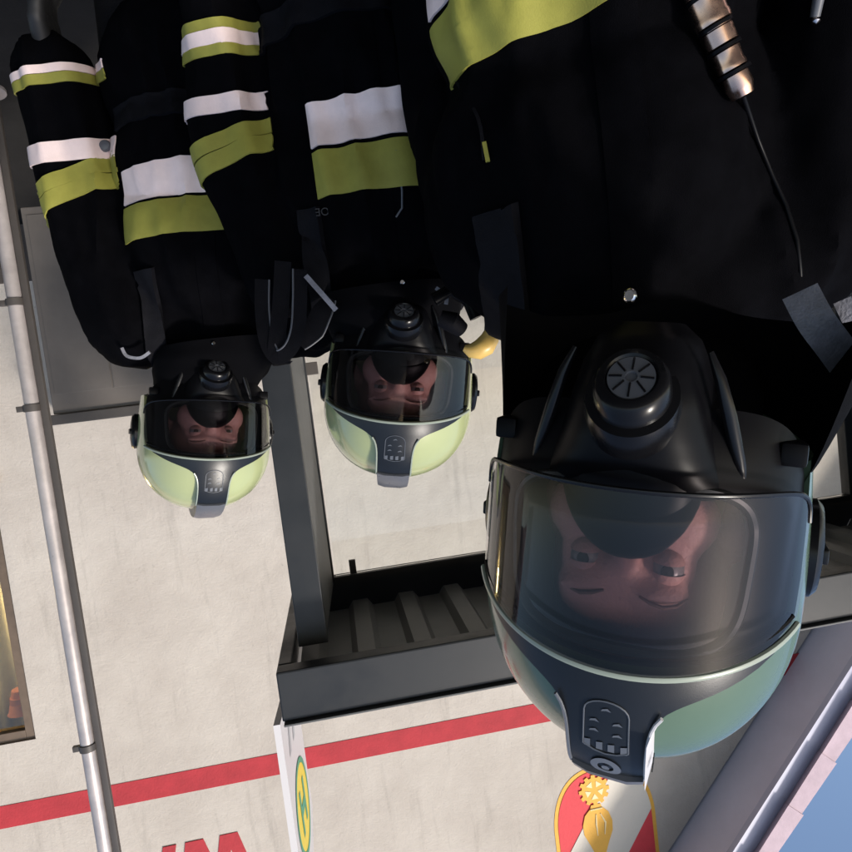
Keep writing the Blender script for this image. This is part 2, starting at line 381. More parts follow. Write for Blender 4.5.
def sup(a, hx0, hx1, z0, z1, n=4.0):
    c, s = math.cos(a), math.sin(a); zc = (z0+z1)/2; hz = (z1-z0)/2
    z = zc+hz*math.copysign(abs(s)**(2/n), s); t = (z-z0)/(z1-z0); hx = hx0*(1-t)+hx1*t
    return hx*math.copysign(abs(c)**(2/n), c), z
def mask(parent, H):
    def B(b, name, m, par=parent, **k): return b.xf(H).build(name, m, par, **k)
    L = dict(hx0=.086, hx1=.078, z0=-.054, z1=.043, n=4.2)
    b = MB(); N = 96
    def fp(u, v):
        a = 2*PI*u; x0, z0 = sup(a, **L); x1, z1 = sup(a, .118, .122, -.105, .064, 4.5)
        x = x0*(1-v)+x1*v; z = z0*(1-v)+z1*v; bul = .004*math.sin(PI*v)
        return Vector((x, face_y(x, z, bul), z))
    b.grid(fp, N, 8, True)
    fpo = B(b, 'facepiece', M['rubber'])
    b = MB()
    def fr(u, v):       # raised frame round the lens: rounded section
        a = 2*PI*u; t = 2*PI*v
        x0, z0 = sup(a, .0885, .0805, -.057, .046, 4.2)
        c = Vector((0, 0, 0)); r = Vector((x0, 0, z0+.003)).normalized()
        return Vector((x0, face_y(x0, z0), z0)) + r*.004*math.cos(t) + Vector((0,-1,0))*(.004*math.sin(t)+.001)
    b.grid(fr, N, 8, True); B(b, 'lens_frame', M['lensframe'])
    b = MB()
    def ln(u, v):
        a = 2*PI*u; x0, z0 = sup(a, **L); x, z = x0*v, -.003+(z0+.003)*v
        return Vector((x, face_y(x, z, .001), z))
    b.grid(ln, N, 14, True); B(b, 'lens', M['lens'])
    # oral-nasal cup inside
    bm = bmesh.new(); ell(bm, (0,-.092,-.064), (.052,.031,.060)); ell(bm, (0,-.1,-.085), (.04,.026,.04)); me = remeshed(bm, .004, 4)
    me.transform(H); link('inner_cup', me, M['rubber'], parent)
    # lower body
    b = MB()
    prof = [(-.050,.079,-.112),(-.058,.076,-.118),(-.07,.068,-.125),(-.09,.059,-.130),(-.11,.052,-.131),(-.13,.046,-.122),(-.145,.038,-.105),(-.155,.025,-.085)]
    def lb(u, v):
        i = min(len(prof)-2, int(v*(len(prof)-1)+1e-6)); t = v*(len(prof)-1)-i; z, w, y = [prof[i][k]*(1-t)+prof[i+1][k]*t for k in range(3)]
        a = PI*u; c = math.cos(a); s = math.sin(a)
        return Vector((w*math.copysign(abs(c)**.75, c), -.02+(y+.02)*abs(s)**.62, z))
    b.grid(lb, 40, 21); B(b, 'mask_chin', M['rubber'])
    for s in (-1, 1):
        b = MB(); b.tube([(s*.076,-.082,-.054),(s*.070,-.088,-.075),(s*.062,-.093,-.1),(s*.054,-.098,-.122),(s*.046,-.098,-.138)], [.003,.005,.005,.004,.002], 10, .8)
        B(b, 'chin_ridge', M['plastic'])
    # demand valve
    ax = Vector((0,-1,-.95)).normalized(); o = Vector((0,-.127,-.110))
    b = MB(); b.lathe([(.030,-.02),(.0325,-.004),(.031,.003),(.026,.0045),(.0255,.011),(.024,.0165),(.0215,.019),(.0175,.0195),(.0155,.017),(.002,.017)], ax, o, 40)
    dv = B(b, 'demand_valve', M['plastic'])
    b = MB(); b.lathe([(.0155,.0172),(.0155,.0185),(.004,.0192),(.004,.0175),(.001,.0175)], ax, o, 40); disc = B(b, 'valve_disc', M['greyplastic'], dv)
    b = MB(); q = Vector((0,0,1)).rotation_difference(ax)
    for k in range(8):
        a = 2*PI*k/8; p0 = o+q@Vector((.006*math.cos(a), .005*math.sin(a), .0194)); p1 = o+q@Vector((.0145*math.cos(a), .0145*math.sin(a), .0188)); b.tube([p0,p1], .0007, 6)
    B(b, 'valve_spokes', M['plastic'], disc)
    b = MB(); b.lathe([(.002,0),(.0045,0),(.0045,.004),(.003,.006),(.001,.006)], (0,-1,0), (.006,-.13,-.168), 12); B(b, 'test_button', M['chrome'], dv)
    for s in (-1, 1):   # strap buckles of the facepiece
        b = MB(); b.box((s*.098,-.062,-.085), (s*.116,-.036,-.07), .003); B(b, 'buckle', M['rubber'])

# ------------------------------------------------------------------ person
def hand_prims(bm, w, side, d=Vector((0,-.12,-1))):
    w = Vector(w); d = d.normalized(); out = Vector((side,0,0)); fw = Vector((0,-1,0)); fw = (fw-d*fw.dot(d)).normalized()
    capsule(bm, w-d*.05, w+d*.02, .036, .034)
    for k in range(4): capsule(bm, w+d*.01+fw*(.02-.012*k*1.1), w+d*.075+fw*(.032-.021*k), .018, .015, 10)
    for k, (ln) in enumerate([.072,.08,.074,.058]):
        p = w+d*.085+fw*(.034-.022*k); q = p+d*ln*.5-out*.004; r = q+d*ln*.42-out*.02; r2 = r+d*.012-out*.016
        capsule(bm, p, q, .0125, .0115, 10); capsule(bm, q, r, .0115, .0105, 10); capsule(bm, r, r2, .0105, .0095, 10)
    p = w+d*.03+fw*.032; q = p+d*.03+fw*.03-out*.006; r = q+d*.032+fw*.008-out*.01
    capsule(bm, p, q, .0155, .0135, 10); capsule(bm, q, r, .0135, .011, 10)

def person(name_label, cat, eye, face_yaw, body_yaw, hyaw, hpitch, hroll, lean, shell, opts):
    """eye: world point between the eyes."""
    E0 = 1.58; sc = eye.z/E0
    pel = .9*sc
    # root placed so that the leaning torso brings the head to 'eye'
    top = Vector((0, 0, eye.z)); a = R(lean)
    off = Vector((math.sin(a)*(eye.z-pel-.1), 0, 0))
    rotb = Matrix.Rotation(R(body_yaw), 3, 'Z')
    ty = R(body_yaw+hyaw); bk = Vector((-math.sin(ty), math.cos(ty), 0))*.085; sh_ = opts.get('shift', (0,0))
    root = empty('person', (eye.x+bk.x-(rotb@off).x+sh_[0], eye.y+bk.y-(rotb@off).y+sh_[1], 0), R(body_yaw))
    tag(root, name_label, cat, opts.get('group'))
    def warp(p):
        p = Vector(p)*sc; t = sstep(pel-.05, pel+.35, p.z); aa = a*t
        d = p-Vector((0,0,pel)); c, s = math.cos(aa), math.sin(aa)
        if p.z <= pel: return p
        return Vector((d.x*c+d.z*s, p.y, pel-d.x*s+d.z*c))
    root_inv = (Matrix.Translation(root.location) @ Matrix.Rotation(R(body_yaw), 4, 'Z')).inverted()
    eye_l = root_inv @ eye
    Rh = Matrix.Rotation(R(hyaw), 4, 'Z') @ Matrix.Rotation(R(hroll), 4, 'Y') @ Matrix.Rotation(R(hpitch), 4, 'X')
    face_c = Vector((0, -.085, 0))
    HS = Matrix.Diagonal((*opts.get('hs', (1,1,1)), 1))
    HC = eye_l - (Rh @ Vector((0,-.085,0)))      # centre of the head behind the eyes
    H = Matrix.Translation(HC) @ Rh @ HS
    # ---- skin body, one continuous surface
    # arms description in rest coordinates
    AR = opts['arms']
    bm = bmesh.new()
    bw = lambda p: warp(p)
    cap = lambda p, q, r1, r2: capsule(bm, bw(p), bw(q), r1*sc, r2*sc)
    hl = lambda p: H @ Vector(p)
    ell(bm, hl((0,.012,.035)), (.074,.094,.088)); ell(bm, hl((0,-.02,-.045)), (.058,.062,.068)); ell(bm, hl((0,-.062,.02)), (.056,.03,.036))
    ell(bm, hl((0,-.05,-.1)), (.026,.026,.02))
    capsule(bm, hl((0,-.086,.002)), hl((0,-.1,-.034)), .009, .013)
    for s in (-1, 1):
        ell(bm, hl((s*.036,-.062,-.028)), (.030,.022,.030)); ell(bm, hl((s*.03,-.085,.018)), (.022,.010,.008)); ell(bm, hl((s*.076,.01,-.01)), (.008,.016,.03))
        ell(bm, hl((s*.033,-.073,.002)), (.021,.011,.014)); ell(bm, hl((s*.011,-.094,-.036)), (.008,.009,.008))
    ell(bm, hl((0,-.085,-.068)), (.024,.012,.006)); ell(bm, hl((0,-.084,-.078)), (.02,.011,.006))
    capsule(bm, hl((0,.025,-.05)), bw((0,.02,1.39)), .052, .05); capsule(bm, bw((0,.02,1.39)), bw((0,.03,1.33)), .05, .062)
    ell(bm, bw((0,.02,1.2)), (.145*sc,.10*sc,.16*sc)); ell(bm, bw((0,.02,1.02)), (.135*sc,.095*sc,.17*sc)); ell(bm, bw((0,.03,.9)), (.155*sc,.105*sc,.12*sc))
    for s in (-1, 1): cap((0,.02,1.31), Vector(AR[s][0])*.97, .058, .048)
    for s in (-1, 1):
        sh, el, wr = AR[s]
        cap(sh, el, .048, .04); cap(el, wr, .038, .028)
        cap((s*.09,.02,.88), (s*.1,.01,.48), .078, .052); cap((s*.1,.01,.48), (s*.105,.03,.09), .05, .035); cap((s*.105,.03,.05),(s*.115,-.13,.03), .035,.028)
        w0 = bw(wr); hand_prims(bm, w0, s)
    me = remeshed(bm, .0065, 3)
    bmesh_body = link('body', me, M['skin'], root)
    for s in (-1, 1):
        b = MB(); b.lathe([(.0001,-.0118),(.006,-.0102),(.0104,-.0055),(.0118,0),(.0104,.0055),(.006,.0102),(.0001,.0118)], (0,-1,0), (0,0,0), 18)
        b.xf(H @ Matrix.Translation((s*.031,-.0790,.001))); e = b.build('eye', M['eye'], root)
        b = MB(); b.lathe([(.0001,.0),(.0047,.0),(.0042,.001),(.0001,.0014)], (0,-1,0), (0,-.0106,0), 16); b.xf(H @ Matrix.Translation((s*.031,-.0790,.001))); b.build('iris', M['iris'], e)
        for e0, e1 in ((R(88), R(9)), (R(-88), R(-20))):
            b = MB(); b.grid(lambda u, v: Vector((.0126*math.cos(e0+(e1-e0)*v)*math.cos(PI+PI*u), .0126*math.cos(e0+(e1-e0)*v)*math.sin(PI+PI*u), .0126*math.sin(e0+(e1-e0)*v))), 20, 8)
            b.xf(H @ Matrix.Translation((s*.031,-.0790,.001))); b.build('eyelid', M['skin'], root)
        b = MB(); b.tube([(s*.013,-.094,.0185),(s*.021,-.096,.021),(s*.03,-.096,.0225),(s*.039,-.0915,.0218),(s*.047,-.083,.018)], [.0012,.002,.002,.0016,.0006], 8, .6); b.xf(H); b.build('eyebrow', M['brow'], root)
    # ---- trousers, boots, gloves
    bm = bmesh.new(); ell(bm, Vector((0,.03,.9))*sc, (.185*sc,.135*sc,.14*sc))
    for s in (-1, 1):
        capsule(bm, Vector((s*.1,.02,.86))*sc, Vector((s*.105,.01,.48))*sc, .108*sc, .088*sc); capsule(bm, Vector((s*.105,.01,.48))*sc, Vector((s*.11,.03,.16))*sc, .088*sc, .08*sc)
    me = remeshed(bm, .014, 4); link('trousers', me, M['trousers'], root)
    for s in (-1, 1):
        bm = bmesh.new(); capsule(bm, (s*.11*sc,.035,.2), (s*.11*sc,.04,.07), .062, .056); capsule(bm, (s*.11*sc,.04,.06), (s*.125*sc,-.15,.05), .052, .044)
        me = remeshed(bm, .009, 3)
        for v in me.vertices: v.co.z = max(v.co.z, .0)
        link('boot', me, M['glove'], root)
    for s in (-1, 1):
        bm = bmesh.new(); w0 = warp(AR[s][2]); hand_prims(bm, w0, s)
        me = remeshed(bm, .005, 2)
        for v, n in [(v, v.normal.copy()) for v in me.vertices]: v.co += n*.003
        link('glove', me, M['glove'], root)
    # ---- turnout coat (rest pose first, so that bands can be cut from it, then leaned)
    bm = bmesh.new(); T = opts.get('bulk', 1.0)
    ell(bm, (0,.01,1.2), (.205*T,.15,.2)); ell(bm, (0,.0,1.02), (.195*T,.155,.2)); ell(bm, (0,.01,.86), (.205*T,.165,.19))
    capsule(bm, (0,.02,1.32), (0,.015,1.43), .115, .088)
    for s in (-1, 1):
        sh, el, wr = [Vector(p) for p in AR[s]]
        w2 = el.lerp(wr, .93)
        capsule(bm, (s*.05,.015,1.345), sh, .085, .086); sr = opts.get('sr', 1); capsule(bm, sh, el, .089*sr, .074*sr); capsule(bm, el, w2, .075*sr, .06*sr)
        capsule(bm, sh.lerp(Vector((0,.02,sh.z+.02)), .35), sh, .09, .088)
    me = remeshed(bm, .0085, 5)
    seed = opts['seed']
    me.update()
    nn = [v.normal.copy() for v in me.vertices]
    for v, n in zip(me.vertices, nn):
        p = v.co; q = Vector((p.x*7+seed, p.y*7, p.z*4)); w = noise.noise(q)*.016
        q2 = Vector((p.x*15+seed, p.y*15, p.z*3+p.x*5)); w += (1-abs(noise.noise(q2))*2.4)*.010
        q3 = Vector((p.x*40, p.y*40, p.z*22+seed)); w += noise.noise(q3)*.002
        v.co = p+n*w
    me.update()
    def cut(planes, thick, name, m, par, pred=None, sub_warp=True, smooth=True):
        bm = bmesh.new(); bm.from_mesh(me)
        for co_, no in planes:
            g = bm.verts[:]+bm.edges[:]+bm.faces[:]
            bmesh.ops.bisect_plane(bm, geom=g, plane_co=co_, plane_no=no, clear_outer=True)
        if pred:
            bmesh.ops.delete(bm, geom=[f for f in bm.faces if not pred(f.calc_center_median())], context='FACES')
        if not bm.faces: bm.free(); return None
        bm.normal_update()
        lift = {v: v.normal.copy() for v in bm.verts}
        for v in bm.verts: v.co += lift[v]*.0015
        ret = bmesh.ops.extrude_face_region(bm, geom=bm.faces[:])
        ex = [g for g in ret['geom'] if isinstance(g, bmesh.types.BMVert)]
        for v in ex:
            v.co += v.normal*thick if v.normal.length else Vector()
        out = bpy.data.meshes.new(name); 
        for v in bm.verts: v.co = warp(v.co)
        bm.to_mesh(out); bm.free()
        return link(name, out, m, par, smooth, 50)
    coat_me = me.copy()
    for v in coat_me.vertices: v.co = warp(v.co)
    coat = link('jacket', coat_me, M['jacket'], root)
    # chest bands
    def zband(z0, z1, x0, x1, slope=0):
        n1 = Vector((-slope,0,1)).normalized()
        return [(Vector((0,0,z1)), n1), (Vector((0,0,z0)), -n1), (Vector((x1,0,0)), Vector((1,0,0))), (Vector((x0,0,0)), Vector((-1,0,0))), (Vector((0,-.03,0)), Vector((0,1,0)))]
    for (nm, m, z0, z1, x0, x1, sl, th) in opts['chest']:
        cut(zband(z0, z1, x0, x1, sl), th, nm, M[m], coat)
    # sleeve bands
    for (s, nm, m, seg, t0, t1, th, sl) in opts['sleeve']:
        sh, el, wr = [Vector(p) for p in AR[s]]
        a_, b_ = (sh, el) if seg == 0 else (el, wr)
        d = (b_-a_).normalized(); dd = (d+Vector((0,sl,0))).normalized()
        pl = [(a_.lerp(b_, t1), dd), (a_.lerp(b_, t0), -dd)]
        def pred(c, a_=a_, b_=b_, d=d, s=s):
            t = (c-a_).dot(d); r = ((c-a_)-d*t).length
            return r < .13 and (c.x*s) > .205*T-.02+opts.get('sx', 0)
        cut(pl, th, nm, M[m], coat, pred)
    for (nm, m, z0, z1, x0, x1, th, yb) in opts['straps']:
        pl = [(Vector((0,0,z1)), Vector((0,0,1))), (Vector((0,0,z0)), Vector((0,0,-1))), (Vector((x1,0,0)), Vector((1,0,0))), (Vector((x0,0,0)), Vector((-1,0,0)))]
        if yb is not None: pl.append((Vector((0,yb,0)), Vector((0,1,0))))
        cut(pl, th, nm, M[m], coat)
    # zip flap
    cut(zband(.75, 1.42, -.02, .02), .0008, 'zip_flap', M['jacket'], coat)
    # ---- breathing set on the back
    b = MB(); b.box((-.11,.17,.95), (.11,.2,1.36), .012); b.v = [warp(p) for p in b.v]; bp = b.build('back_plate', M['plastic'], root)
    b = MB(); b.lathe([(.001,0),(.05,.003),(.072,.03),(.078,.06),(.078,.42),(.07,.46),(.045,.49),(.02,.5),(.02,.53),(.001,.53)], (0,0,-1), (0,.28,1.4), 28); b.v = [warp(p) for p in b.v]; b.build('air_cylinder', M['steel'], root)
    # ---- neck hood
    b = MB()
    nb = root_inv; base = warp((0,.015,1.40))
    def hd(u, v):
        aa = 2*PI*u; t = v
        c = H @ Vector((0, .02, -.06)); cc = c.lerp(base, t)
        rx = (.092 + .016*math.sin(PI*t) + .045*t*t); ry = (.098 + .015*math.sin(PI*t) + .03*t*t)
        rr = 1+.035*noise.noise(Vector((math.cos(aa)*2, math.sin(aa)*2+seed, t*5)))
        return cc + Vector((rx*math.cos(aa)*rr, ry*math.sin(aa)*rr-.01*math.sin(PI*t), 0))
    b.grid(hd, 48, 14, True); b.build('hood', M['hood'], root)
    # neck cape of the helmet
    cw = opts.get('cape')
    if cw:
        b = MB(); wl, wr_, ln = cw
        def cp(u, v, o=0):
            phi = R(72)+(2*PI-2*R(72))*u        # from one cheek round the back to the other
            p = shell_p(phi if phi <= PI else phi-2*PI, th_of_z(-.06), -.004)
            side = (wl if p.x > 0 else wr_)*abs(math.sin(phi))
            fl = v**.8
            wob = .006*math.sin(phi*9)*v
            return Vector((p.x*(1+0)+math.copysign(side*fl, p.x)+wob, p.y+fl*.02*(-math.cos(phi)) * -1 - fl*.0, -.055-ln*v*(1-.15*math.sin(PI*abs(u-.5)*2))))
        b.grid(cp, 72, 10); b.xf(H); o = b.build('neck_cape', M['hood'], root)
    helmet(root, H, M[shell], opts.get('label_side', False))
    mask(root, H)
    return root, H, warp, coat, root_inv

def arms(sx=.175, ex=.26, wx=.27, ey=.02, wy=-.08, ez=1.08, wz=.82, both=None):
    d = {s: [(s*sx,.015,1.335), (s*ex, ey, ez), (s*wx, wy, wz)] for s in (-1, 1)}
    if both: d.update(both)
    return d
GR = 'three firefighters standing close together'
# --- B: nearest, wearing the grey green helmet
eyeB = pd(625, 562, .51)
B_, HB, WB, coatB, invB = person('nearest and largest firefighter, grey green helmet with a white side label, brass coupling on chest', 'person', eyeB, 0, 16, 16, 0, 10, 0, 'green',
  dict(seed=3.1, arms={1: [(.115,.03,1.265),(.155,.16,1.05),(.18,.12,.8)], -1: [(-.19,.015,1.33),(-.262,-.02,1.10),(-.235,-.12,.88)]}, bulk=.93, shift=(-.115,.24), hs=(1,1,1.17), label_side=True, cape=(-.012,.045,.125), group=GR,
    chest=[('yellow_band','yellow',1.036,1.102,-.10,.178,.03,.003), ('silver_band','silver',.965,1.028,-.10,.178,.03,.003)],
    sleeve=[(-1,'silver_band','silver',1,.3,.5,.003,0)],
    straps=[('shoulder_strap','webbing',1.26,1.45,.105,.15,.010,None),('waist_belt','webbing',.93,.98,-.17,.17,.006,None)]))
# --- M: middle
eyeM = pd(399, 388, 1.12)
M_, HM, WM, coatM, invM = person('firefighter in the middle of the three, pale green helmet, yellow clip beside the cheek', 'person', eyeM, 0, 2, 4, 0, 11, 0, 'lime',
  dict(seed=8.7, arms=arms(ex=.235, wx=.24, wy=-.05), bulk=.92, group=GR,
    chest=[('yellow_band','yellow',1.175,1.25,-.16,.10,0,.003), ('silver_band','silver',1.095,1.167,-.16,.10,0,.003)],
    sleeve=[(1,'yellow_band','yellow',0,.70,.82,.003,.0),(1,'yellow_band','yellow',0,.85,.95,.003,-.1),(1,'silver_band','silver',1,.08,.19,.003,.05),
            (1,'sleeve_patch','yellow',1,.42,.62,.003,0),(1,'sleeve_patch','silver',1,.48,.56,.0045,0),(-1,'yellow_band','yellow',0,.6,.85,.003,0)],
    straps=[('shoulder_strap','webbing',1.26,1.45,.10,.14,.010,None),('shoulder_strap','webbing',1.26,1.45,-.14,-.10,.010,None),('waist_belt','webbing',.93,.98,-.17,.17,.006,None)]))
# --- L: far, left in the photo
eyeL = pd(212, 431, 1.33)
L_, HL, WL, coatL, invL = person('farthest firefighter, beside the grey pole, pale green helmet, banded chest and hanging sleeve', 'person', eyeL, 0, 0, -18, 2, 9, 5, 'lime',
  dict(seed=5.3, arms=arms(ex=.275, wx=.285, wy=-.03, ez=1.04), bulk=.95, shift=(-.05,.0), sr=1.12, group=GR,
    chest=[('yellow_band','yellow',1.132,1.20,-.115,.16,.05,.003), ('silver_band','silver',1.06,1.125,-.115,.16,.05,.003)],
    sleeve=[(1,'yellow_band','yellow',0,.74,.85,.003,.1),(1,'yellow_band','yellow',0,.89,.99,.003,-.05),(1,'silver_band','silver',1,.12,.30,.003,0),
            (1,'yellow_band','yellow',1,.78,.86,.003,0),(1,'silver_band','silver',1,.865,.93,.003,0),
            (-1,'silver_band','silver',0,.9,1.12,.003,0),(-1,'yellow_band','yellow',0,.6,.86,.003,0)],
    straps=[('shoulder_strap','webbing',1.26,1.45,.10,.14,.010,None),('shoulder_strap','webbing',1.26,1.45,-.14,-.10,.010,None),('waist_belt','webbing',.93,.98,-.17,.17,.006,None)]))

# ---- small gear on the persons (in each person's own space)
from mathutils.bvhtree import BVHTree
TREES = {}
for k_, inv_, c_ in (('B', invB, coatB), ('M', invM, coatM), ('L', invL, coatL)):
    TREES[id(inv_)] = (inv_, BVHTree.FromPolygons([v.co.copy() for v in c_.data.vertices], [tuple(p.vertices) for p in c_.data.polygons]))
def lp(inv, x, y, d, gap=None):
    # with a gap: the point rests on the wearer's coat at that spot
    p = inv @ pd(x, y, d)
    if gap is not None:
        o = inv @ CAMLOC; dr = (p-o).normalized(); h = TREES[id(inv)][1].ray_cast(o, dr)
        if h[0] is not None: p = h[0]-dr*gap
    return p
# B: brass coupling hanging on the chest, pressure line above it
b = MB(); a0 = lp(invB, 695, -25, .40, .020); a1 = lp(invB, 743, 96, .425, .016); ax = (a1-a0); L_len = ax.length; axn = ax.normalized()
k = L_len/.092; RS = (a0-invB@CAMLOC).length/.41
prof = [(.001,0),(.0100,0),(.0100,.014),(.0085,.0145),(.0085,.017),(.0098,.0175),(.0098,.030),(.0104,.032),(.0104,.036),(.0085,.0375),(.0085,.040),(.0092,.041),(.0092,.052),(.0072,.0535),(.0072,.056),(.0082,.057),(.0082,.066),(.0088,.068),(.0088,.071),(.0062,.0725),(.0062,.0745),(.0078,.0755),(.0082,.085),(.0074,.088),(.0066,.092),(.001,.092)]
b.lathe([(r*.82*RS, h*k) for r, h in prof], axn, a0, 8 if False else 24); cpl = b.build('hose_coupling', M['brass'], B_)
b = MB()
for h in (.016,.0385,.0548,.0735): b.lathe([(.005*RS,(h-.0012)*k),(.0084*RS,(h-.0012)*k),(.0084*RS,(h+.0012)*k),(.005*RS,(h+.0012)*k)], axn, a0, 24)
b.build('seal_ring', M['rubber'], cpl)
b = MB(); b.tube([a1, lp(invB,758,140,.44,.006), lp(invB,772,175,.44,.004), lp(invB,786,205,.47,.003), lp(invB,797,240,.5,.002), lp(invB,800,270,.50,.0), lp(invB,802,300,.56,-.01)], .0026, 10); b.build('pressure_line', M['rubber'], B_)
b = MB(); b.tube([a0, lp(invB,680,-60,.40,.018), lp(invB,676,-110,.42,.015), lp(invB,676,-160,.42,.012)], .011, 12); b.build('pressure_hose', M['rubber'], B_)
b = MB(); b.tube([lp(invB,822,-20,.43,.006), lp(invB,815,17,.43,.006)], [.0065,.005], 12); g = b.build('gauge_pin', M['greyplastic'], B_)
b = MB(); b.lathe([(.001,0),(.004,0),(.0045,.004),(.001,.006)], (0,-.3,1), lp(invB,815,19,.43,.006), 12); b.build('pin_tip', M['chrome'], g)
def ribbon(inv, pts, w, th, name, m, parent, edge=None, snap=False):
    P0 = [lp(inv, p[0], p[1], p[2], .005) if snap else inv @ pd(*p) for p in pts]; W0 = w if isinstance(w, list) else [w]*len(pts); P = []; w = []
    for i in range(len(P0)-1):
        a_, b_, c_, d_ = P0[max(0,i-1)], P0[i], P0[i+1], P0[min(len(P0)-1,i+2)]
        for k in range(5):
            t = k/5; P.append(.5*((2*b_)+(c_-a_)*t+(2*a_-5*b_+4*c_-d_)*t*t+(3*b_-a_-3*c_+d_)*t**3)); w.append(W0[i]*(1-t)+W0[i+1]*t)
    P.append(P0[-1]); w.append(W0[-1]); b = MB(); v = []; f = []
    for i, p in enumerate(P):
        t = (P[min(i+1, len(P)-1)]-P[max(0, i-1)]).normalized(); vw = (p-inv@CAMLOC).normalized(); s = t.cross(vw).normalized(); n = s.cross(t).normalized()
        ww = w[i] if isinstance(w, list) else w
        v += [p-s*ww-n*th, p+s*ww-n*th, p+s*ww+n*th, p-s*ww+n*th]
    for i in range(len(P)-1):
        for k in range(4): f.append((i*4+k, i*4+(k+1)%4, i*4+4+(k+1)%4, i*4+4+k))
    f += [(3,2,1,0), tuple((len(P)-1)*4+k for k in range(4))]
    b.add(v, f); o = b.build(name, M[m], parent, True, 30)
    if edge is not None:
        e = MB(); e.tube([v[i*4+edge] for i in range(len(P))], .0016, 6); e.build('strap_edge', M['greyplastic'], o)
    return o
ribbon(invB, [(800,292,.56),(815,320,.555),(834,346,.56),(852,372,.58)], .014, .003, 'reflective_strap', 'grey_reflex', B_)
ribbon(invB, [(842,300,.58),(856,330,.58),(868,360,.59)], .007, .003, 'reflective_strap', 'grey_reflex', B_)
ribbon(invB, [(500,318,.60),(520,324,.60),(536,334,.60),(556,342,.61)], [.004,.007,.008,.005], .003, 'strap_end', 'grey_reflex', B_, None, True)
ribbon(invB, [(432,40,.55),(455,80,.56),(478,118,.57),(484,160,.57)], [.0012,.0015,.002,.002], .0012, 'seam_piping', 'webbing', B_, None, True)
ribbon(invB, [(484,142,.55),(488,162,.55)], .0024, .0015, 'reflective_tab', 'yellow', B_, None, True)
# M: shoulder strap arches, hose, yellow clip
o = ribbon(invM, [(262,280,1.06),(262,310,1.06),(266,340,1.06),(276,357,1.06),(290,350,1.06),(298,330,1.06),(300,300,1.06),(300,270,1.06)], .011, .006, 'strap_loop', 'webbing', M_, 1)
ribbon(invM, [(283,262,1.06),(281,300,1.06),(278,330,1.06),(276,350,1.06)], .013, .005, 'strap_pad', 'webbing', M_)
ribbon(invM, [(300,345,1.09),(313,330,1.09),(322,312,1.09),(330,300,1.1)], [.010,.018,.016,.008], .008, 'harness_pad', 'webbing', M_, 0)
ribbon(invM, [(306,276,1.04),(322,294,1.04),(336,310,1.05)], .004, .003, 'hood_seam', 'grey_reflex', M_)
ribbon(invM, [(436,288,1.03),(446,296,1.03),(446,304,1.03)], .003, .003, 'buckle_edge', 'grey_reflex', M_)
b = MB(); b.tube([lp(invM,434,300,1.0), lp(invM,450,290,1.0), lp(invM,468,300,1.02), lp(invM,476,318,1.02)], .010, 12); b.build('demand_hose', M['rubber'], M_)
b = MB(); b.tube([lp(invM,440,318,1.0), lp(invM,452,322,1.0), lp(invM,462,330,1.01)], [.012,.016,.012], 14); b.build('hose_joint', M['webbing'], M_)
b = MB(); pts = []
for i in range(9):
    a = R(-150+170*i/8); pts.append(lp(invM, 476+15*math.cos(a)*1.0, 333-14*math.sin(a)*-1*-1, 1.0))
pts = [lp(invM, x, y, 1.0) for x, y in [(464,348),(470,350.5),(478,350),(485,346),(490,338),(493,326),(494,315)]]
b.tube(pts, [.005,.011,.015,.016,.014,.008,.004], 14); clip = b.build('yellow_clip', M['orange'], M_)
b = MB(); b.tube([lp(invM,488,311,.99), lp(invM,487,331,.985)], .0042, 14); b.build('chrome_bolt', M['chrome'], clip)
b = MB(); b.tube([lp(invM,396,150,.97,.003), lp(invM,402,190,.97,.003), lp(invM,402,208,.97,.003), lp(invM,396,217,.97,.003)], .0016, 8); b.build('lanyard', M['greyplastic'], M_)
# name tag with small grey print
t = text_mb('XOE', .017, .0005)
p0 = invM.inverted() @ lp(invM, 326, 211, .955, .003); q = Vector(CAMLOC-p0).normalized(); zz = Vector((0.0,0,1)); xx = zz.cross(q).normalized(); zz = q.cross(xx)
mx = Matrix((xx, zz, q)).transposed().to_4x4(); mx.translation = p0
t.xf(invM @ mx); t.build('chest_print', M['faint_print'], M_, False)
# L: strap details
ribbon(invL, [(122,348,1.30),(127,356,1.30),(140,358,1.30),(150,352,1.30)], .003, .003, 'seam_piping', 'grey_reflex', L_)
ribbon(invL, [(250,225,1.24),(253,262,1.24),(262,298,1.26),(270,322,1.28)], .011, .004, 'chest_strap', 'webbing', L_, None, True)
b = MB(); b.lathe([(.001,0),(.009,.0),(.012,.006),(.009,.012),(.001,.014)], (0,-1,0), lp(invL,106,147,1.26,.004), 16); b.build('buckle_knob', M['greyplastic'], L_)

# ------------------------------------------------------------------ setting: ground
g = mesh_obj('road', [(-300,-300,0),(300,-300,0),(300,300,0),(-300,300,0)], [(0,1,2,3)], M['asphalt'], smooth=False); tag(g, kind='structure')
b = MB(); b.box((-14,1.75,0.0), (14,4.98,.12), .01)
# people stand on the road surface beside the kerb; the shelter on the raised pavement
pv = b.build('pavement', M['pave'], None, False); tag(pv, kind='structure')

# ------------------------------------------------------------------ the fire station gable
hs = empty('fire_station', (0, 5.0, 0)); tag(hs, 'cream rendered gable building with a red stripe and painted crest behind the shelter', 'building')
WX0, WX1, EAVE = -4.85, 7.2, 2.66
ridge_x = (WX0+WX1)/2; SL = 1.13; RZ = EAVE+(ridge_x-WX0)*SL
wx0, wx1, wz0, wz1 = 2.40, 3.7, 1.86, 3.71      # window opening
b = MB()
def wpoly(poly): b.prism(poly, lambda p: Vector((p[0], 0, p[1])), lambda p: Vector((p[0], .25, p[1])))
